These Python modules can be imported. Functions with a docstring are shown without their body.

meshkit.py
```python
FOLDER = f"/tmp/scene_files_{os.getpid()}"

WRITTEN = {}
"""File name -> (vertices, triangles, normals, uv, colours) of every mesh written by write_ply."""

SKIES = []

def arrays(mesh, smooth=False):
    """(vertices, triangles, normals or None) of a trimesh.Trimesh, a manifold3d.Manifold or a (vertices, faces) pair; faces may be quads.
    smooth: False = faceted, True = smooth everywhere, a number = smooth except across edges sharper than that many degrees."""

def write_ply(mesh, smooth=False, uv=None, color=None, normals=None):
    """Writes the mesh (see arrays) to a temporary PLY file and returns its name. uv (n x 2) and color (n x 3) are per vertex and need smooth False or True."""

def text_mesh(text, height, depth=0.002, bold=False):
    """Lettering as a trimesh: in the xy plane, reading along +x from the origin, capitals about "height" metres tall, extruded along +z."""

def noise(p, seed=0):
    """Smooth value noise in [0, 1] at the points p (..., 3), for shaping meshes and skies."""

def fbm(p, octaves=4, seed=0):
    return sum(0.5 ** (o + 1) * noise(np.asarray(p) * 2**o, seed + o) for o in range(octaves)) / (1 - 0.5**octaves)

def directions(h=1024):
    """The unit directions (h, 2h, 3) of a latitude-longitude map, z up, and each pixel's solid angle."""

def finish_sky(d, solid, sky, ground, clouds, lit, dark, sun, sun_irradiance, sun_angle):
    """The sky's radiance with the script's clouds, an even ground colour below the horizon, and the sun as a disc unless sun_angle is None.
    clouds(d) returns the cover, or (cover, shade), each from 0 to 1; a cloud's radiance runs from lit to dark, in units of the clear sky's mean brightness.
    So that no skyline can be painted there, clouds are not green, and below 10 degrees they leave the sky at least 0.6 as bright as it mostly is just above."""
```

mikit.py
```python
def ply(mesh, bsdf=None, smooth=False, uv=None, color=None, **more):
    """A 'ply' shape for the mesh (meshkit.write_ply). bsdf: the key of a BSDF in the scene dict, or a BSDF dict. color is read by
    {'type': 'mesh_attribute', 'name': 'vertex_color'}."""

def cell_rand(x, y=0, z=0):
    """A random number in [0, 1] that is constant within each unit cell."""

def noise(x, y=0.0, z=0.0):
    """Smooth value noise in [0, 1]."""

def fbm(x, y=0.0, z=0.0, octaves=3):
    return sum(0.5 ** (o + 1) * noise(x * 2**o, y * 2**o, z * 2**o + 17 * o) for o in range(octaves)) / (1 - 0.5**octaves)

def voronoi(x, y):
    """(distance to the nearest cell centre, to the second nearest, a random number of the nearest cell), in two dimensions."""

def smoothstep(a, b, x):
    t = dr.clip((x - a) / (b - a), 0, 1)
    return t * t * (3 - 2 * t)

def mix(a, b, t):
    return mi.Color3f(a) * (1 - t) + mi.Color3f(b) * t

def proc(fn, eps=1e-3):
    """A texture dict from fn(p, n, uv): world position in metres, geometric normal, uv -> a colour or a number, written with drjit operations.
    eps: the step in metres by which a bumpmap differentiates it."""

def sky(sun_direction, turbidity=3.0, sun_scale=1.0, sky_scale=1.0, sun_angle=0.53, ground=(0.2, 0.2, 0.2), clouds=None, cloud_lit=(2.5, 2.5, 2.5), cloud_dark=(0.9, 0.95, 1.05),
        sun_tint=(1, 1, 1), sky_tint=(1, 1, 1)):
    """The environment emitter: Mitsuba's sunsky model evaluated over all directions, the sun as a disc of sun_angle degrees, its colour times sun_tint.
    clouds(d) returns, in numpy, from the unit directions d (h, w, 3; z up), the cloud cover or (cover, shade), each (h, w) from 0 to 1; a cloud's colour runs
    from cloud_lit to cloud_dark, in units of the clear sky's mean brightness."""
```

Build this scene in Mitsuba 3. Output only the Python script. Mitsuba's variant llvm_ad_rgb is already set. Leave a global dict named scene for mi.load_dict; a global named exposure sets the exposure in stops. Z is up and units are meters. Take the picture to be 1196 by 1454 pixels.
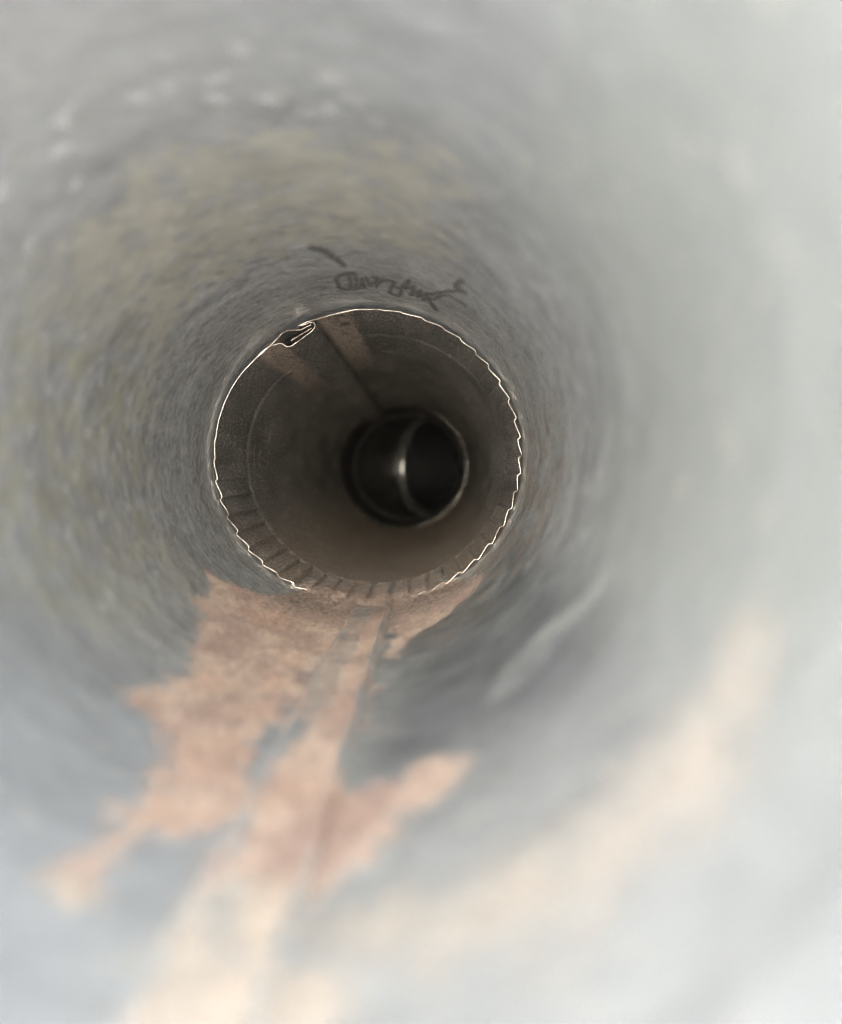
import math
import numpy as np, trimesh, shapely
import drjit as dr
import mitsuba as mi
import mikit, meshkit
from scipy import ndimage
from mikit import proc, fbm, noise, voronoi, smoothstep, mix, cell_rand

T = mi.ScalarTransform4f
scene, labels = {}, {}

# ------------------------------------------------------------------ camera, sky, exposure
CAM = np.array([.0304, 0.0, -.00815])
FWD = np.array([-0.01129, 0.99879, -0.04777])
scene['camera'] = dict(type='thinlens', fov=54.94, fov_axis='x', near_clip=.005, far_clip=50.0, aperture_radius=.0026, focus_distance=.40,
                       to_world=T().look_at(origin=CAM.tolist(), target=(CAM + FWD).tolist(), up=[0, 0, 1]))
scene['sky'] = mikit.sky((-.03, -1, .06), turbidity=3, sun_scale=.8, sun_angle=30, sky_scale=2.1, ground=(.9, .9, .9), sun_tint=(.525, 1.23, 10.2), sky_tint=(1.0, .995, 1.08), clouds=lambda d: 1.0)
exposure = 5.08

# ------------------------------------------------------------------ helpers
RX, RZ = .0752, .0723            # inner half-axes of the near pipe, which is slightly out of round
MM = .001
DEG = math.pi / 180


def grid_faces(nu, nv, closed_u=False, flip=False):
    i, j = np.meshgrid(np.arange(nu if closed_u else nu - 1), np.arange(nv - 1), indexing='ij')
    a, b = i * nv + j, ((i + 1) % nu) * nv + j
    q = np.stack([a, b, b + 1, a + 1], -1).reshape(-1, 4)
    return q[:, ::-1] if flip else q


def tri(q):
    return np.vstack([q[:, [0, 1, 2]], q[:, [0, 2, 3]]])


def join(parts):
    vs, fs, at = [], [], 0
    for v, f in parts:
        f = tri(f) if f.shape[1] == 4 else f
        vs.append(v); fs.append(f + at); at += len(v)
    return np.vstack(vs), np.vstack(fs)


def sheet(inner, outer, closed_u):
    """Two grids (nu, nv, 3) facing away from each other, with the rims between them."""
    nu, nv = inner.shape[:2]
    v = np.vstack([inner.reshape(-1, 3), outer.reshape(-1, 3)])
    n = nu * nv
    fi, fo = grid_faces(nu, nv, closed_u), grid_faces(nu, nv, closed_u, True) + n
    k = np.arange(nu if closed_u else nu - 1); k2 = (k + 1) % nu
    r0 = np.stack([k * nv, k * nv + n, k2 * nv + n, k2 * nv], -1)
    r1 = np.stack([k * nv + nv - 1, k2 * nv + nv - 1, k2 * nv + nv - 1 + n, k * nv + nv - 1 + n], -1)
    fs = [fi, fo, r0, r1]
    if not closed_u:
        j = np.arange(nv - 1)
        fs += [np.stack([j, j + 1, j + 1 + n, j + n], -1), np.stack([(nu - 1) * nv + j, (nu - 1) * nv + j + n, (nu - 1) * nv + j + 1 + n, (nu - 1) * nv + j + 1], -1)]
    return v, tri(np.vstack(fs))


def tube(path, r, closed=False, k=10):
    path = np.asarray(path, float)
    t = np.roll(path, -1, 0) - np.roll(path, 1, 0) if closed else np.gradient(path, axis=0)
    t /= np.linalg.norm(t, axis=1, keepdims=True)
    ref = np.array([0, 1.0, 0])
    a = np.cross(t, ref); a /= np.linalg.norm(a, axis=1, keepdims=True) + 1e-12
    b = np.cross(t, a)
    ph = np.arange(k) / k * 2 * math.pi
    r = np.broadcast_to(r, len(path))[:, None, None]
    v = path[:, None] + r * (np.cos(ph)[None, :, None] * a[:, None] + np.sin(ph)[None, :, None] * b[:, None])
    nu = len(path)
    i, j = np.meshgrid(np.arange(nu if closed else nu - 1), np.arange(k), indexing='ij')
    i2, j2 = (i + 1) % nu, (j + 1) % k
    f = np.stack([i * k + j, i2 * k + j, i2 * k + j2, i * k + j2], -1).reshape(-1, 4)
    return v.reshape(-1, 3), tri(f)


def fix(vf):
    m = trimesh.Trimesh(*vf, process=True)
    m.fix_normals()
    return m


def add(key, vf, bsdf, smooth=40, **lab):
    scene[key] = mikit.ply(vf, bsdf, smooth=smooth)
    if lab:
        labels[key] = lab


def wall(th, y, off, rx=RX, rz=RZ, zc=0.0):
    """Point at angle th (radians), depth y, off metres inside the wall (metres)."""
    return np.stack([(rx - off) * np.cos(th), y + 0 * th, zc + (rz - off) * np.sin(th)], -1)


def smooth01(a, b, x):
    t = np.clip((x - a) / (b - a), 0, 1)
    return t * t * (3 - 2 * t)


# ------------------------------------------------------------------ materials
def polar(p):
    """Angle in degrees, arc length in mm, depth in mm."""
    th = dr.atan2(p.z / RZ, p.x / RX) * (180 / math.pi)
    return th, p.y * 1000


def window(x, a, b, s):
    return smoothstep(a - s, a + s, x) * (1 - smoothstep(b - s, b + s, x))


def zinc_color(p, n, uv):
    th, y = polar(p)
    X, Y, Z = p.x * 1000, p.y * 1000, p.z * 1000
    big = fbm(X / 26, Y / 30, Z / 26, 3)
    thl = dr.select(th < -90, th + 360, th)
    arc = thl * 1.29
    slant = y + .22 * arc
    mid = fbm(arc / 13 + 40, slant / 6, 1.0, 3)
    fine = fbm(arc / 4.2 + 9, slant / 1.9, 2.0, 3)
    band = noise(thl * .012, y / 9, 5.0)
    crisp = smoothstep(110, 260, y)
    speck = noise(arc / 1.3, slant / 1.2, 7.0)
    g = 0.57 + 0.10 * (big - .5) + (.10 + .14 * crisp) * (mid - .5) + (.14 + .24 * crisp) * (fine - .5) + .10 * (band - .5) + .22 * (speck - .5) * smoothstep(220, 320, y)
    c = mi.Color3f(g * .98, g, g * 1.015)
    # darker, bluish zinc tone beside the seam and at the lower left
    dark_zinc = window(th, -78, -28, 9) * window(y, 150, 335, 28) + .35 * window(th, -150, -100, 12) * window(y, 120, 200, 20)
    c = mix(c, mi.Color3f(.25, .265, .285) * (.65 + .7 * mid), .85 * dr.clip(dark_zinc, 0, 1) * smoothstep(.22, .5, big + .15 * (mid - .5)))
    c = mix(c, mi.Color3f(.575, .60, .56), .6 * window(th, -28, 48, 14) * (1 - smoothstep(150, 230, y)))  # greenish light from the surroundings, painted into the right near wall
    c = mix(c, mi.Color3f(.50, .54, .60) * (.8 + .4 * mid), .6 * window(thl, 198, 268, 14) * (1 - smoothstep(170, 240, y)))  # blue skylight painted into the lower left near wall
    # dried haze of tan dust along the crown and an olive bloom on the left
    w = fbm(X / 8 + 7, Y / 9 + 3, Z / 8, 4)
    tan = window(thl + 26 * (w - .5), 62, 148, 9) * window(y + 50 * (w - .5), 194, 286, 8) * (.35 + .65 * smoothstep(.36, .52, fbm(X / 5 + 31, Y / 7, Z / 5, 4)))
    c = mix(c, mi.Color3f(.74, .71, .595) * (.7 + .6 * w), .72 * tan)
    olive = window(thl, 148, 222, 14) * window(y, 185, 300, 25) * smoothstep(.32, .68, w)
    c = mix(c, mi.Color3f(.60, .59, .48) * (.65 + .6 * mid), .7 * olive)
    brown = window(th, -75, 12, 14) * window(y, 268, 400, 30) * smoothstep(.34, .66, fbm(X / 9 + 70, Y / 16, Z / 9, 3))
    c = mix(c, mi.Color3f(.46, .40, .36) * (.7 + .6 * mid), .6 * brown)
    # patches of white zinc oxide
    d1, d2, which = voronoi(thl * .16 + 1.6 * mid, y / 9.0 + 1.8 * big)
    spot = (1 - smoothstep(.18, .36, d1 + .3 * (fine - .5))) * smoothstep(.55, .62, which) * window(thl, 78, 150, 10) * window(y, 155, 188, 8)
    spot += .6 * (1 - dr.clip(dark_zinc, 0, 1)) * (1 - smoothstep(.10, .32, d1 + .3 * (fine - .5))) * smoothstep(.8, .85, which) * window(y, 200, 300, 20)
    c = mix(c, mi.Color3f(.90, .90, .90), .85 * dr.clip(spot, 0, 1))
    fleck = noise(thl * .34 + y / 9, y / 2.6, 8.0)
    c = mix(c, mi.Color3f(.74, .72, .66), (1 - .85 * dr.clip(dark_zinc, 0, 1)) * .6 * smoothstep(.74, .90, fleck) * smoothstep(.42, .6, fbm(thl * .06, y / 26, 2.0, 3)))
    c = mix(c, mi.Color3f(.30, .295, .28), .5 * smoothstep(.30, .12, fleck) * smoothstep(200, 300, y))
    u = smoothstep(-44, -22, th)
    pale_streak = window(th, -43, -24, 3) * (1 - smoothstep(2.5, 6.5, dr.abs(y - (192 - 18 * u) + 8 * (mid - .5))))  # pale slanting streak on the lower right wall
    c = mix(c, mi.Color3f(.80, .80, .78), .5 * pale_streak)
    # fine scratches round the pipe
    s = noise(thl * .55, y / .8 + 2.2 * mid, 3.0)
    c = mix(c, mi.Color3f(.62, .61, .58), .55 * smoothstep(.80, .93, s) * smoothstep(.45, .6, fbm(thl * .09, y / 20, 4.0, 2)))
    return c


def zinc_bump(p, n, uv):
    X, Y, Z = p.x * 1000, p.y * 1000, p.z * 1000
    return fbm(X / 5, Y / 3, Z / 5, 4)


def zinc_rough(p, n, uv):
    return .12 + .22 * fbm(p.x * 160, p.y * 120, p.z * 160, 3) + .10 * (1 - smoothstep(.30, .37, p.y))


def dust_color(p, n, uv):
    th, y = polar(p)
    X, Y, Z = p.x * 1000, p.y * 1000, p.z * 1000
    big = fbm(X / 18, Y / 40, Z / 18, 3)
    fine = fbm(X / .9, Y / 1.4, Z / .9, 3)
    grit = cell_rand(X / .7, Y / 1.1, Z / .7)
    g = .15 + .12 * (big - .5) + .20 * (fine - .5)
    c = mi.Color3f(g * 1.05, g, g * .95)
    # settled dust below, and beside the lock seam
    low = smoothstep(-.015, -.066, p.z + .012 * (big - .5))
    thl = dr.select(th < -90, th + 360, th)
    side = (window(thl + 5 * (fine - .5), 126, 136, 2.2) + window(thl + 5 * (fine - .5), 97, 109, 2.2)) * smoothstep(.30, .55, fbm(X / 4, Y / 12, Z / 4, 3) + .12) * (1 - smoothstep(430, 640, y))
    dust = dr.clip(low * .7 + side, 0, 1)
    c = mix(c, mi.Color3f(.33, .265, .22) * (.30 + 1.4 * fine) * (1 + .35 * dr.clip(side, 0, 1)), dr.clip(dust, 0, .9))
    sc = noise(thl * .30 + y / 14, y / 5, 3.0)
    c = mix(c, mi.Color3f(.42, .38, .34), .6 * smoothstep(.80, .92, sc) * smoothstep(455, 480, y) * smoothstep(.4, .6, fbm(thl * .05, y / 40, 6.0, 2)))
    c = mix(c, mi.Color3f(.52, .47, .42), .7 * smoothstep(.88, .97, grit) * smoothstep(.30, .6, big + .25 * dust))
    rust = smoothstep(.62, .74, fbm(X / 5 + 30, Y / 11, Z / 5, 3)) * (.25 + .75 * dust)
    return mix(c, mi.Color3f(.30, .17, .11), .5 * rust)


def dust_bump(p, n, uv):
    X, Y, Z = p.x * 1000, p.y * 1000, p.z * 1000
    return fbm(X / .8, Y / 1.0, Z / .8, 3)


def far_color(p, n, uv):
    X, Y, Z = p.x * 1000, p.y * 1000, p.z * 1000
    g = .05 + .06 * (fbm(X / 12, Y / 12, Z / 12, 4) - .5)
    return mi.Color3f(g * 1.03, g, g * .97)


def dirt_color(p, n, uv):
    th, y = polar(p)
    X, Y, Z = p.x * 1000, p.y * 1000, p.z * 1000
    big = fbm(X / 9, Y / 18, Z / 9, 3)
    fine = fbm(X / 1.3, Y / 2.2, Z / 1.3, 3)
    a = mix(mi.Color3f(.43, .325, .28), mi.Color3f(.56, .445, .37), smoothstep(.34, .62, big))
    a = mix(a, mi.Color3f(.54, .38, .30), .5 * smoothstep(.5, .68, fbm(X / 16 + 8, Y / 22, Z / 16, 3)))
    thin = fbm(X / 14 + 50, Y / 14, Z / 14, 2)
    a = mix(a, mi.Color3f(.56, .50, .425), smoothstep(128, 108, y + 22 * (thin - .5)))
    rim = smoothstep(318, 372, y + 40 * (big - .5))
    a = mix(a, mi.Color3f(.29, .235, .208), .85 * rim)
    a = a * mi.Color3f(.93, .895, .90) * (.60 + .80 * fine)
    return mix(a, mi.Color3f(.25, .15, .11), .35 * smoothstep(.60, .78, fbm(X / 3 + 20, Y / 9, Z / 3, 3)) * smoothstep(180, 300, y)) * (1 - .3 * rim * smoothstep(.5, .62, noise(X / 1.1, Y / 2.6, Z / 1.1)))


def principled(name, color, rough, metallic, bump=None, scale=.0, eps=2e-4, spec=.5):
    b = dict(type='principled', base_color=proc(color) if callable(color) else dict(type='rgb', value=color),
             roughness=proc(rough) if callable(rough) else rough, metallic=metallic, specular=spec)
    if bump:
        b = {'type': 'bumpmap', 'texture': proc(bump, eps), 'scale': scale, 'bsdf': b}
    scene[name] = {'type': 'twosided', 'bsdf': b}


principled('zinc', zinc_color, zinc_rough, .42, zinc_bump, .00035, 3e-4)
principled('dusty', dust_color, .5, .2, dust_bump, .00045, 1.5e-4)
principled('far_metal', far_color, .6, .3, dust_bump, .0001, 2e-4)
principled('shade_black', [.016, .016, .018], .7, 0.0, dust_bump, .0001, 2e-4)  # deep shade of the elbow painted as a near-black surface
principled('ring_metal', [.95, .91, .90], .25, .95, zinc_bump, .0006, 3e-4)
def edge_color(p, n, uv):
    X, Y, Z = p.x * 1000, p.y * 1000, p.z * 1000
    k = fbm(X / 6, Y / 3, Z / 6, 3)
    f = noise(X / 1.2, Y, Z / 1.2)
    c = mix(mi.Color3f(.86, .79, .72), mi.Color3f(.50, .44, .39), smoothstep(.40, .62, k + .25 * (f - .5)))
    return mix(c, mi.Color3f(.26, .19, .15), smoothstep(.62, .74, k + .3 * (f - .5)))


principled('dull_ring', [.20, .195, .19], .45, .6)
principled('bare_edge', edge_color, .38, .40)
principled('dirt', dirt_color, .9, 0.0, dust_bump, .0002, 2e-4, spec=.2)


def bare(name):
    return scene[name]['bsdf']


principled('ink', [.11, .108, .105], .55, 0.0)
COVER = .001                     # how far, in metres, full cover shifts the u coordinate from the arc length


def cover_of(p, n, uv):
    return dr.clip((uv.x - dr.atan2(p.z / RZ, p.x / RX) * .0739) / COVER, 0, 1)


def cover_uv(a, y, cover):
    return np.stack([a * .0739 + COVER * cover, y], -1)


ALPHA = proc(cover_of)
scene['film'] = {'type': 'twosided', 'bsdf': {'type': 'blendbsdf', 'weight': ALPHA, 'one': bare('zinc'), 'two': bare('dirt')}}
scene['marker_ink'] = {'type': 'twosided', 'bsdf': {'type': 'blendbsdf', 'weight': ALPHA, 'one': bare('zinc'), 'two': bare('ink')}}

# ------------------------------------------------------------------ near pipe
Y0, YJ, YB = .012, .3905, .455         # mouth, cut edge of the inner pipe, its bead
TL, TR = -93.74 * DEG, -80.86 * DEG    # sides of the lock seam along the bottom


def dent(th, y):
    q = np.stack([np.cos(th) * 1.6 + 3, y * 9, np.sin(th) * 1.6 + 3], -1)
    return .0006 * (meshkit.fbm(q, 2, seed=3) - .5)


th = np.linspace(0, 2 * math.pi, 720, endpoint=False)
ys = np.linspace(Y0, YB, 260)
TH, YY = np.meshgrid(th, ys, indexing='ij')
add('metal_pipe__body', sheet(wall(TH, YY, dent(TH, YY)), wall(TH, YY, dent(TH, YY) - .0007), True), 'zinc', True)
labels['metal_pipe'] = dict(label='near grey galvanized pipe, blurred towards the viewer, brown dirt along its bottom', category='pipe')
# rolled hem round the mouth, outside the frame
hem = wall(th, Y0 + 0 * th, -.0018)
add('metal_pipe__hem', tube(hem, .0022, True), 'zinc', True)
# raised lock seam along the bottom: a folded strip with rounded shoulders
prof = [(-.06, -.0004), (-.05, .0006), (0.0, .0015), (.05, .0021), (.12, .0020), (.5, .0017), (.80, .0015), (.86, .0013), (.905, .0029), (.95, .0031), (1.0, .0022), (1.03, .0006), (1.04, -.0004)]


def seam_height(t):
    return np.interp(t, [a for a, b in prof], [b for a, b in prof], left=-.0004, right=-.0004)


tt = np.concatenate([np.linspace(-.06, .1, 12), np.linspace(.14, .8, 14), np.linspace(.82, 1.04, 16)])
ys2 = np.linspace(Y0 + .001, YB - .002, 200)
TT, Y2 = np.meshgrid(tt, ys2, indexing='ij')
wob = .0003 * (meshkit.noise(np.stack([Y2 * 40, TT * 0, TT * 0], -1)) - .5)
S = TL + TT * (TR - TL)
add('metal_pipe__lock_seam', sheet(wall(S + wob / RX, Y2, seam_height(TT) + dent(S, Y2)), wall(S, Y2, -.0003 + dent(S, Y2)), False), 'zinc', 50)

# handwriting in faded marker on the crown near the joint: (angle in degrees, depth in mm)
strokes = [
    ([(98.9, 290.2), (96.8, 293.7), (95.2, 300.0), (92.3, 316.2)], 1.3),
    ([(91.4, 329.2), (94.7, 332.3), (96.6, 339.7), (96.6, 351.6), (94.1, 357.6), (92.3, 344.5), (92.0, 330.4), (90.6, 329.3), (90.2, 341.8), (92.2, 358.2), (90.0, 353.8), (88.2, 338.8), (88.6, 353.7)], 1.0),
    ([(86.8, 337.1), (86.5, 350.2), (83.2, 336.9), (84.6, 334.9)], 1.0),
    ([(84.4, 350.8), (80.0, 337.3), (78.0, 338.1), (80.4, 360.6), (77.7, 364.2), (76.2, 351.0), (77.7, 346.7)], .9),
    ([(76.1, 347.7), (73.0, 328.6), (75.0, 346.2), (71.5, 337.6), (72.9, 355.6), (69.3, 339.6), (70.6, 354.7), (67.1, 341.0), (68.9, 357.9), (65.4, 346.4)], .9),
    ([(67.7, 347.0), (64.1, 365.3)], 1.5),
    ([(66.0, 339.9), (61.5, 324.2), (56.3, 306.2)], .8),
    ([(56.3, 290.7), (58.0, 305.9), (54.7, 303.8)], 1.2),
    ([(64.8, 348.2), (58.1, 324.5), (53.8, 325.7)], .7),
]


def smooth_path(q, n):
    q = np.asarray(q, float)
    s = np.r_[0, np.cumsum(np.linalg.norm(np.diff(q, axis=0), axis=1))]
    from scipy.interpolate import PchipInterpolator
    u = np.linspace(0, s[-1], n)
    return np.stack([PchipInterpolator(s, q[:, k])(u) for k in range(q.shape[1])], -1)


ka, ky = np.meshgrid(np.arange(51, 102, .25), np.arange(280, 374, .5), indexing='ij')
inked = np.zeros(ka.shape)
soft = meshkit.fbm(np.stack([ka * 1.29 / 1.5, ky / 3.5, 0 * ka], -1), 3, seed=31) - .5
for pts, w in strokes:
    q = smooth_path(np.array(pts) * [1.29, .38], 12 * len(pts))       # along the depth the hand drew longer strokes
    seg = shapely.LineString(q)
    d = shapely.distance(seg, shapely.points(np.stack([(ka * 1.29).ravel(), (ky * .38).ravel()], -1))).reshape(ka.shape)
    inked = np.maximum(inked, 1 - smooth01(.35 * w, 1.75 * w, d + 1.3 * soft))
inked = np.clip(inked * (.80 + .9 * soft), 0, .85)
aa, yy = ka * DEG, ky * MM
g = wall(aa, yy, dent(aa, yy) + .00003)
f = grid_faces(*ka.shape); f = f[(inked.ravel()[f] > .01).any(1)]
used = np.unique(f); remap = np.zeros(ka.size, int); remap[used] = np.arange(len(used))
scene['metal_pipe__marker_writing'] = mikit.ply((g.reshape(-1, 3)[used], tri(remap[f])), 'marker_ink', smooth=True, uv=cover_uv(aa.ravel()[used], yy.ravel()[used], inked.ravel()[used]))
labels['metal_pipe__marker_writing'] = dict(label='faded black handwritten marker scrawl on the crown of the near pipe')

# ------------------------------------------------------------------ second pipe, its crimped end slid into the first
ZC = -.0004


def crimp_amount(thd):
    """How deep the pleats are at this angle (degrees, 0..360): nearly none on the upper left."""
    a = np.interp(thd, [0, 30, 60, 85, 100, 160, 176, 192, 215, 250, 300, 360], [.95, .8, .45, .12, .02, .03, .22, .85, 1.0, .8, .8, .95])
    return a


def crimp(th, y, y0, y1, n, depth, ph=0.0):
    thd = np.degrees(th) % 360
    f = n * th + ph + .7 * np.sin(3 * th) + .4 * np.sin(7 * th + 1)
    s = (f / (2 * math.pi)) % 1.0
    w = 1.1 * (1 - 2 * smooth01(0, 1, s / .17)) * (s < .17) + (-1.1 + 2.2 * (.5 - .5 * np.cos(math.pi * (.12 + .88 * (s - .17) / .83))) ** .8) * (s >= .17)
    irr = .85 + .3 * meshkit.noise(np.stack([thd / 11, thd * 0, thd * 0], -1), seed=5)
    fade = 1 - smooth01(y1 - .007, y1 - .001, y)
    open_ = 1.0 + (.30 + .75 * smooth01(168, 185, thd) * (1 - smooth01(235, 262, thd))) * smooth01(y0, y0 + .02, y)
    return depth * w * crimp_amount(thd) * irr * fade * open_


def seam_pull(th):
    thd = np.degrees(th) % 360
    return .0017 * np.exp(-((thd - 129) / 15) ** 2) + .0004 * np.exp(-((thd - 92) / 14) ** 2)


R2X, R2Z = .0739, .0710


def second(th, y):
    """Distance of the sheet's middle inside the ellipse R2X, R2Z."""
    bead = -.0011 * np.exp(-((y - .459) / .0022) ** 2)
    return .0002 + .0009 * smooth01(YJ, YJ + .02, y) * (1 - smooth01(YB - .008, YB, y)) + crimp(th, y, YJ, YB, 48, .00074) + seam_pull(th) + bead + .0004 * smooth01(YB, YB + .01, y)


LEFT_END = math.atan2(.0512, -.0476)
RIGHT_END = math.atan2(.0695, -.0068)
tha = np.linspace(LEFT_END, RIGHT_END + 2 * math.pi, 1500)


def second_sheet(ya, yb, n, yfun=None):
    TH, YY = np.meshgrid(tha, np.linspace(ya, yb, n), indexing='ij')
    o = second(TH, YY)
    return sheet(wall(TH, YY, o + .0003, R2X, R2Z, ZC), wall(TH, YY, o - .0003, R2X, R2Z, ZC), False)


Y2END = .955
add('metal_pipe_001__crimped_end', second_sheet(YJ, YB - .0005, 60), 'dusty', 60)
add('metal_pipe_001__bead', second_sheet(YB - .0005, .4635, 26), 'dusty', True)
add('metal_pipe_001__body', second_sheet(.4635, Y2END, 90), 'dusty', True)
labels['metal_pipe_001'] = dict(label='darker dusty pipe whose crimped end with bright cut edge sits inside the near pipe', category='pipe')

# the folded lock seam on its upper left: sheets hooked into one another (cross-section in mm)
right_sheet = [(-6.8, 69.5), (-15.9, 67.8), (-24.0, 65.6), (-29.4, 63.9), (-32.9, 62.2)]
hook = [(-31.9, 62.4), (-29.4, 63.1), (-26.9, 64.0), (-25.2, 63.8), (-24.6, 62.6), (-25.8, 60.4), (-29.4, 57.6), (-34.0, 54.3), (-36.7, 52.7), (-38.3, 52.5), (-39.6, 53.4), (-40.8, 54.1), (-42.6, 53.9), (-47.6, 50.9)]
left_sheet = [(-47.6, 51.3), (-43.9, 55.3), (-40.3, 58.9), (-37.1, 60.3), (-34.4, 60.4), (-31.9, 60.5), (-29.4, 61.6), (-26.6, 62.9)]
tongue = [(-36.2, 55.5), (-32.6, 57.6), (-29.4, 59.5), (-26.3, 61.4)]
start_r = wall(np.array([tha[-1] - .06]), np.array([YJ]), second(tha[-1:] - .06, np.array([YJ])) - .0004, R2X, R2Z, ZC)[0] * 1000
start_l = wall(np.array([tha[0] + .07]), np.array([YJ]), second(tha[:1] + .07, np.array([YJ])) - .0004, R2X, R2Z, ZC)[0] * 1000
right_sheet[0] = (start_r[0], start_r[2])
left_sheet[0] = (start_l[0], start_l[2])
hook[-1] = (start_l[0] + .1, start_l[2] - .3)
seam_parts, edge_parts = [], []
rng = np.random.default_rng(4)
for line in (right_sheet, hook, left_sheet, tongue):
    q = smooth_path(line, 12 * len(line)) * MM
    t = np.gradient(q, axis=0); t /= np.linalg.norm(t, axis=1, keepdims=True)
    nrm = np.stack([-t[:, 1], t[:, 0]], -1)
    yv = np.linspace(YJ, Y2END, 60)
    sway = .0004 * (meshkit.noise(np.stack([yv * 25, yv * 0, yv * 0], -1), seed=8) - .5)

    def lift(s):
        g = q + nrm * s
        return np.stack([g[:, None, 0] + 0 * yv[None], yv[None] + 0 * g[:, :1], g[:, None, 1] + sway[None]], -1)
    seam_parts.append(sheet(lift(.00026), lift(-.00026), False))
    q, t = (q[8:], 0) if line in (right_sheet, left_sheet) else (q, 0)
    edge_parts.append(tube(np.stack([q[:, 0], YJ + 0 * q[:, 0] - .0001, q[:, 1] + sway[0]], -1), .00025))
add('metal_pipe_001__lock_seam', join(seam_parts), 'dusty', 50, label='folded lock seam with its hooked sheet edges showing at the upper left of the joint')

# the bright cut edge running round the crimped end
edge_r = .00017 + .00022 * meshkit.fbm(np.stack([np.degrees(tha) / 3, tha * 0, tha * 0], -1), 3, seed=2) - .00004
ring = wall(tha, YJ + 0 * tha - .0001, second(tha, YJ + 0 * tha), R2X, R2Z, ZC)
add('metal_pipe_001__cut_edge', join([tube(ring, edge_r)] + edge_parts), 'bare_edge', True, label='bright wavy cut edge of the crimped pipe end')

# ------------------------------------------------------------------ elbow beyond, turning right
YE, RE = .912, .0716
el_th = np.linspace(0, 2 * math.pi, 360, endpoint=False)
axis = [np.array([0, YE]), np.array([0, 1.055]), np.array([.031, 1.110]), np.array([.096, 1.124]), np.array([.50, 1.10])]
heads = [(b - a) / np.linalg.norm(b - a) for a, b in zip(axis, axis[1:])]
planes = [(axis[0], np.array([0, 1.0]))] + [(axis[k], (heads[k - 1] + heads[k]) / np.linalg.norm(heads[k - 1] + heads[k])) for k in (1, 2, 3)] + [(axis[4], heads[3])]


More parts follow.
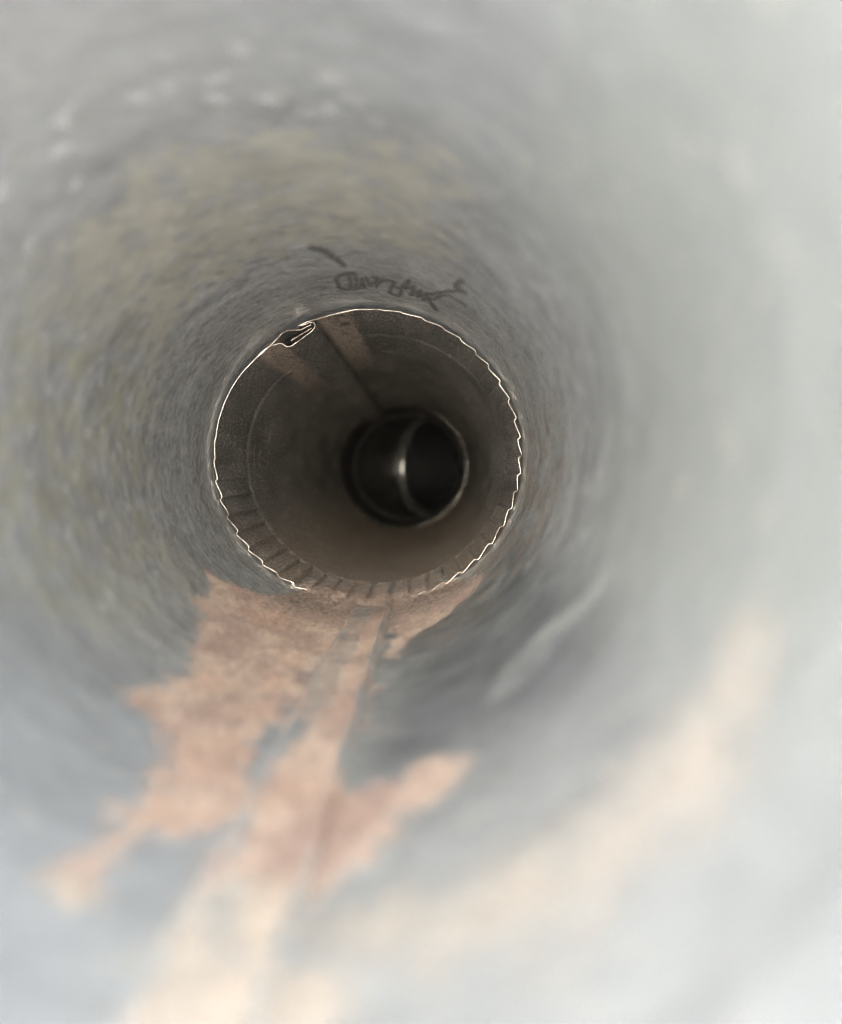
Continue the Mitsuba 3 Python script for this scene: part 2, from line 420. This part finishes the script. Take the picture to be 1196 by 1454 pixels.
def elbow_ring(k, plane, r, shift=0.0):
    """The tube of piece k cut by a joint plane, moved by shift along the piece."""
    h = heads[k]; side = np.array([h[1], -h[0]])
    a = axis[k] + (np.cos(el_th) * r)[:, None] * side
    c, n = planes[plane]
    s = ((c - a) @ n) / (h @ n) + shift
    a = a + s[:, None] * h
    return np.stack([a[:, 0], a[:, 1], np.sin(el_th) * r * .965 + ZC], -1)


def piece(k, shrink0=0.0):
    w = np.linspace(0, 1, 24)[None, :, None]
    rings = []
    for r in (RE - .0003, RE + .0003):
        a, b = elbow_ring(k, k, r), elbow_ring(k, k + 1, r)
        g = a[:, None] * (1 - w) + b[:, None] * w
        if k == 0:                                         # pleats at the end that goes into the pipe
            o = crimp(el_th[:, None] + 0 * g[..., 0], g[..., 1], YE, YE + .05, 46, .0012, 2.0)
            c = np.stack([np.cos(el_th), 0 * el_th, np.sin(el_th)], -1)[:, None]
            g = g - c * o[..., None]
        rings.append(g)
    return sheet(rings[0], rings[1], True)


for k in range(4):
    add('pipe_elbow__segment' + ('' if k == 0 else f'_{k:03d}'), piece(k), 'far_metal' if k < 2 else 'shade_black', 50)
labels['pipe_elbow'] = dict(label='dark metal elbow at the far end, turning right, with a shiny joint ring inside', category='pipe elbow')
for k in (1, 2, 3):
    # raised ring where two segments turn in one another
    rows = []
    for u in np.linspace(-1, 1, 21):
        o = (.0010 + .0075 * smooth01(-.2, .6, -np.cos(el_th - .35)) if k == 2 else .0030) * np.interp(u, [-1, -.85, -.05, .3, 1], [0, .04, .96, 1, 0]) - .0002
        a, b = elbow_ring(k - 1, k, RE - o, u * .0055), elbow_ring(k, k, RE - o, u * .0055)
        rows.append(a if u <= 0 else b)
    g = np.stack(rows, 1)
    out = np.stack([elbow_ring(k - 1 if u <= 0 else k, k, RE + .0005, u * .0055) for u in np.linspace(-1, 1, 21)], 1)
    lab = dict(label='brightly gleaming joint ring inside the elbow') if k == 2 else {}
    add('pipe_elbow__joint_ring' + ('' if k == 1 else f'_{k - 1:03d}'), sheet(g, out, True), 'ring_metal' if k == 2 else 'dull_ring', 50, **lab)
q = elbow_ring(0, 0, RE); c = np.stack([np.cos(el_th), 0 * el_th, np.sin(el_th)], -1)
q = q - c * crimp(el_th, q[:, 1], YE, YE + .05, 46, .0012, 2.0)[:, None]
add('pipe_elbow__cut_edge', tube(q, .00008 + .0008 * smooth01(.25, .95, np.cos(el_th + .3)) * (.2 + 1.5 * meshkit.noise(np.stack([el_th * 9, 0 * el_th, 0 * el_th], -1))), True), 'bare_edge', True)
cap = elbow_ring(3, 4, RE); cc = cap.mean(0)  # unseen cap, added to keep outside light out of the elbow
add('pipe_elbow__added_light_stop', (np.vstack([cap, cc[None]]), np.stack([np.arange(360), (np.arange(360) + 1) % 360, np.full(360, 360)], 1)), 'shade_black', False)

# ------------------------------------------------------------------ dried dirt along the bottom
A = [(-104.7, 133.7), (-105.4, 126.9), (-104.7, 117.4), (-105.3, 113.1), (-106.8, 114.0), (-107.8, 121.7), (-107.8, 130.0), (-108.9, 141.5), (-107.4, 152.7), (-108.4, 167.3), (-111.5, 179.3), (-115.7, 182.7), (-121.3, 185.0), (-123.5, 191.7), (-121.2, 204.3), (-120.2, 209.6), (-118.9, 223.5), (-124.1, 251.5), (-128.5, 272.0), (-133.7, 275.0), (-135.9, 276.4), (-132.7, 291.7), (-134.4, 306.5), (-140.8, 313.3), (-138.5, 320.2), (-127.6, 336.0), (-120.4, 351.7), (-117.0, 361.0), (-116.5, 398), (-92, 398), (-92.9, 321.8), (-95.1, 293.4), (-95.8, 259.1), (-95.1, 232.5), (-95.4, 213.6), (-97.7, 198.7), (-98.5, 186.2), (-95.7, 178.5), (-96.3, 168.5), (-94.2, 154.1), (-95.2, 143.7), (-99.5, 139.2), (-103.6, 134.5)]
B = [(-81.5, 396), (-80.8, 291.8), (-81.6, 257.7), (-81.3, 220.6), (-80.8, 195.4), (-81.2, 177.4), (-80.7, 158.7), (-79.4, 150.2), (-77.8, 153.9), (-74.0, 155.8), (-69.8, 155.0), (-67.3, 160.6), (-64.6, 160.4), (-60.5, 153.0), (-60.8, 145.7), (-63.4, 140.8), (-67.7, 138.8), (-71.8, 139.1), (-71.5, 131.2), (-74.0, 129.6), (-76.2, 125.6), (-77.3, 120.2), (-80.2, 118.6), (-81.7, 113.1), (-82.3, 111.3), (-82.1, 104.5), (-82.9, 100.1), (-81.3, 80), (-86.1, 80), (-87.6, 98.1), (-84.8, 101.2), (-84.9, 108.4), (-87.2, 115.0), (-90.1, 122.1), (-91.0, 133.7), (-91.6, 161.0), (-91.2, 177.5), (-89.6, 200.2), (-88.6, 222.0), (-88.6, 256.2), (-87.6, 279.5), (-87.6, 332.5), (-86.9, 396)]
Cp = [(-93.2, 138.8), (-93.3, 121.8), (-93.4, 105.2), (-93.5, 95.1), (-93.2, 80), (-85.8, 80), (-87.6, 101.0), (-90.7, 108.9), (-90.3, 114.3), (-89.7, 122.1)]
D = [(-80.7, 396), (-78.4, 271.5), (-75.4, 278.6), (-69.3, 296.6), (-63.2, 305.4), (-56.2, 324.9), (-44.3, 339.5), (-51.8, 376.7), (-58, 396)]
E_ = [(-76.4, 109.1), (-67.3, 106.4), (-60.6, 105.0), (-55.8, 103.4), (-50.8, 102.4), (-44.3, 102.4), (-37.8, 103.3), (-31.2, 102.0), (-28.1, 102.8), (-22, 99), (-26.2, 94.4), (-31.1, 88.1), (-38.4, 85.3), (-45.0, 88.7), (-50.5, 89.7), (-54.8, 91.2), (-61.9, 94.1), (-67.2, 96.7), (-75.7, 100.6)]
F_ = [(-82.1, 97.2), (-75.2, 96.1), (-74.2, 91.6), (-76.9, 86.8), (-80.7, 88.1)]
ARC = 1.29
h = .5
th_mm = np.arange(-150 * ARC, -14 * ARC, h)
y_mm = np.arange(70, 478, h)
SM, YM = np.meshgrid(th_mm, y_mm, indexing='ij')


def nz(sx, sy, seed, oct=3):
    return meshkit.fbm(np.stack([SM / sx, YM / sy, 0 * SM], -1), oct, seed=seed) - .5


wx = SM + 5 * nz(9, 14, 11) + 4.2 * nz(2.4, 5, 12, 4)
wy = YM + 10 * nz(9, 16, 13) + 9 * nz(2.4, 6, 14, 4)


def inside(poly, wx=wx, wy=wy):
    return shapely.contains_xy(shapely.Polygon([(a * ARC, b) for a, b in poly]).buffer(0), wx, wy)


def signed(m):
    return (ndimage.distance_transform_edt(m) - ndimage.distance_transform_edt(~m)) * h


def plateau(d, w):
    return smooth01(-w, w, d)


dA = signed(inside(A)); dB = signed(inside(B, SM + 1.6 * nz(2.2, 6, 21, 4), wy)); dC = signed(inside(Cp)); dD = signed(inside(D)); dE = signed(inside(E_)); dF = signed(inside(F_)); dH = signed(inside([(-109.5, 126), (-107.5, 124), (-107.5, 116), (-109, 112), (-110.5, 117)])); dG = signed(inside([(-97, 200), (-80.5, 200), (-80.5, 398), (-97, 398)]))
grain = nz(1.1, 1.6, 15) ; mott = nz(5, 9, 16)
cover, t = np.zeros(SM.shape), np.zeros(SM.shape)
fray = nz(1.3, 3.0, 15, 4)
near = 1 + .35 * (1 - smooth01(150, 330, YM))                 # the stain fades out more gently towards the mouth
for d, amt, full, w, brk in ((dA, .10, 1.0, 2.2, 1.0), (dB, .10, 1.0, 1.8, .9), (dC, .06, .8, 3, .7), (dD, .06, .95, 3.0, 4.5), (dE, .03, .72, 7, 3.0), (dF, .03, .8, 3, 1.2), (dH, .05, .8, 2, .8), (dG, .02, .55, 2.0, 9.0)):
    dd = d + brk * (3.2 * fray + 3.2 * mott) + (2.6 * nz(2.0, 4.5, 41, 4) + 6 * nz(1.0, 2.6, 42, 3) * (d > -4) if d is dA or d is dB else 0) + .8 * (YM < 170) - (1.2 if d is dG else 0)
    k = smooth01(-w * near, w * near, dd) * full
    cover = np.maximum(cover, k)
    t = np.maximum(t, amt * k)
t = t * (1 + 1.5 * fray + 1.2 * mott) + .02
# the drift of loose dirt heaped over the cut edge at the joint
deg = SM / ARC
heap = np.exp(-((YM - 392) / 15.0) ** 2) * smooth01(-119, -108, deg) * (1 - smooth01(-76, -66, deg))
hp = heap * (1.7 + 1.8 * nz(4, 6, 18) + 2.0 * nz(1.2, 1.6, 19))
cover = np.maximum(cover, smooth01(.06, .5, hp)); t = np.maximum(t, hp)
thr = SM / ARC * DEG
Y_ = YM * MM
base1 = np.maximum(dent(thr, Y_), np.where((thr > TL - .06 * (TR - TL)) & (thr < TL + 1.04 * (TR - TL)), seam_height((thr - TL) / (TR - TL)) + dent(thr, Y_), -1))
# over the second pipe the dirt lies on its pleats
r2 = wall(thr, Y_, second(thr, Y_) + .0003, R2X, R2Z, ZC)
base2 = (1 - np.hypot(r2[..., 0] / RX, r2[..., 2] / RZ)) * .0738
bl = smooth01(.3885, .3925, Y_)
base = base1 * (1 - bl) + base2 * bl
inner_dust = np.where(Y_ > .3925, -.0001 + .00045 * smooth01(-125, -105, deg) * (1 - smooth01(-70, -50, deg)) * (1 - smooth01(.44, .472, Y_)) * (.45 + 1.6 * nz(3, 5, 23) + 1.2 * nz(1, 1.4, 24)), -1)
tt_ = np.where(YM > 393, np.maximum(inner_dust, (t - .04) * MM), t * MM)
cover = np.where(YM > 393, np.maximum(cover * smooth01(.0, .3, tt_ / MM), smooth01(-.00002, .00012, inner_dust)), cover)
P = wall(thr, Y_, base + tt_)
Q = grid_faces(*SM.shape)
up = (cover.ravel() > .01) & (tt_.ravel() > -5e-5)
Q = Q[up[Q].any(1)]
used = np.unique(Q); remap = np.zeros(SM.size, int); remap[used] = np.arange(len(used))
cv = cover.ravel()[used]
scene['dirt_film'] = mikit.ply((P.reshape(-1, 3)[used], tri(remap[Q])), 'film', smooth=True, uv=cover_uv(thr.ravel()[used], Y_.ravel()[used], cv))
labels['dirt_film'] = dict(label='dried pinkish brown dirt film along the bottom of the near pipe, heaped over the joint', category='dirt', kind='stuff')

# loose grains on the heap, on the pleats and down the second pipe
rng = np.random.default_rng(7)
bv, bf = trimesh.creation.icosphere(subdivisions=0).vertices, trimesh.creation.icosphere(subdivisions=0).faces
gv, gf = [], []
n = 0
for (a0, a1, y0, y1, cnt, rmin, rmax) in ((-122, -64, 376, 404, 2600, .12, .42), (-150, -30, 392, 452, 1800, .08, .26), (-125, -55, 455, 640, 900, .12, .4), (-130, -60, 250, 380, 500, .10, .3)):
    a = rng.triangular(a0, (a0 + a1) / 2, a1, cnt) * DEG
    y = rng.uniform(y0, y1, cnt) * MM
    i = np.clip(np.round((a / DEG * ARC - th_mm[0]) / h).astype(int), 0, len(th_mm) - 1)
    j = np.clip(np.round((y / MM - y_mm[0]) / h).astype(int), 0, len(y_mm) - 1)
    on = np.where(y < .4535, base[i, j] + np.maximum(tt_[i, j], 0), 0)
    p = wall(a, y, on)
    far = y >= .4535
    p[far] = wall(a[far], y[far], second(a[far], y[far]) + .0003, R2X, R2Z, ZC)
    r = (rmin + (rmax - rmin) * rng.random(cnt) ** 3) * MM
    sc = r[:, None, None] * rng.uniform(.6, 1.3, (cnt, 1, 3)) * (1 + .25 * rng.standard_normal((cnt, 12, 1)))
    v = p[:, None] + bv[None] * sc
    gv.append(v.reshape(-1, 3)); gf.append((bf[None] + (n + np.arange(cnt) * 12)[:, None, None]).reshape(-1, 3)); n += cnt * 12
add('dirt_grains', (np.vstack(gv), np.vstack(gf)), 'dirt', False, label='loose grains of brown grit scattered over the joint and the bottom of the second pipe', category='grit', kind='stuff')
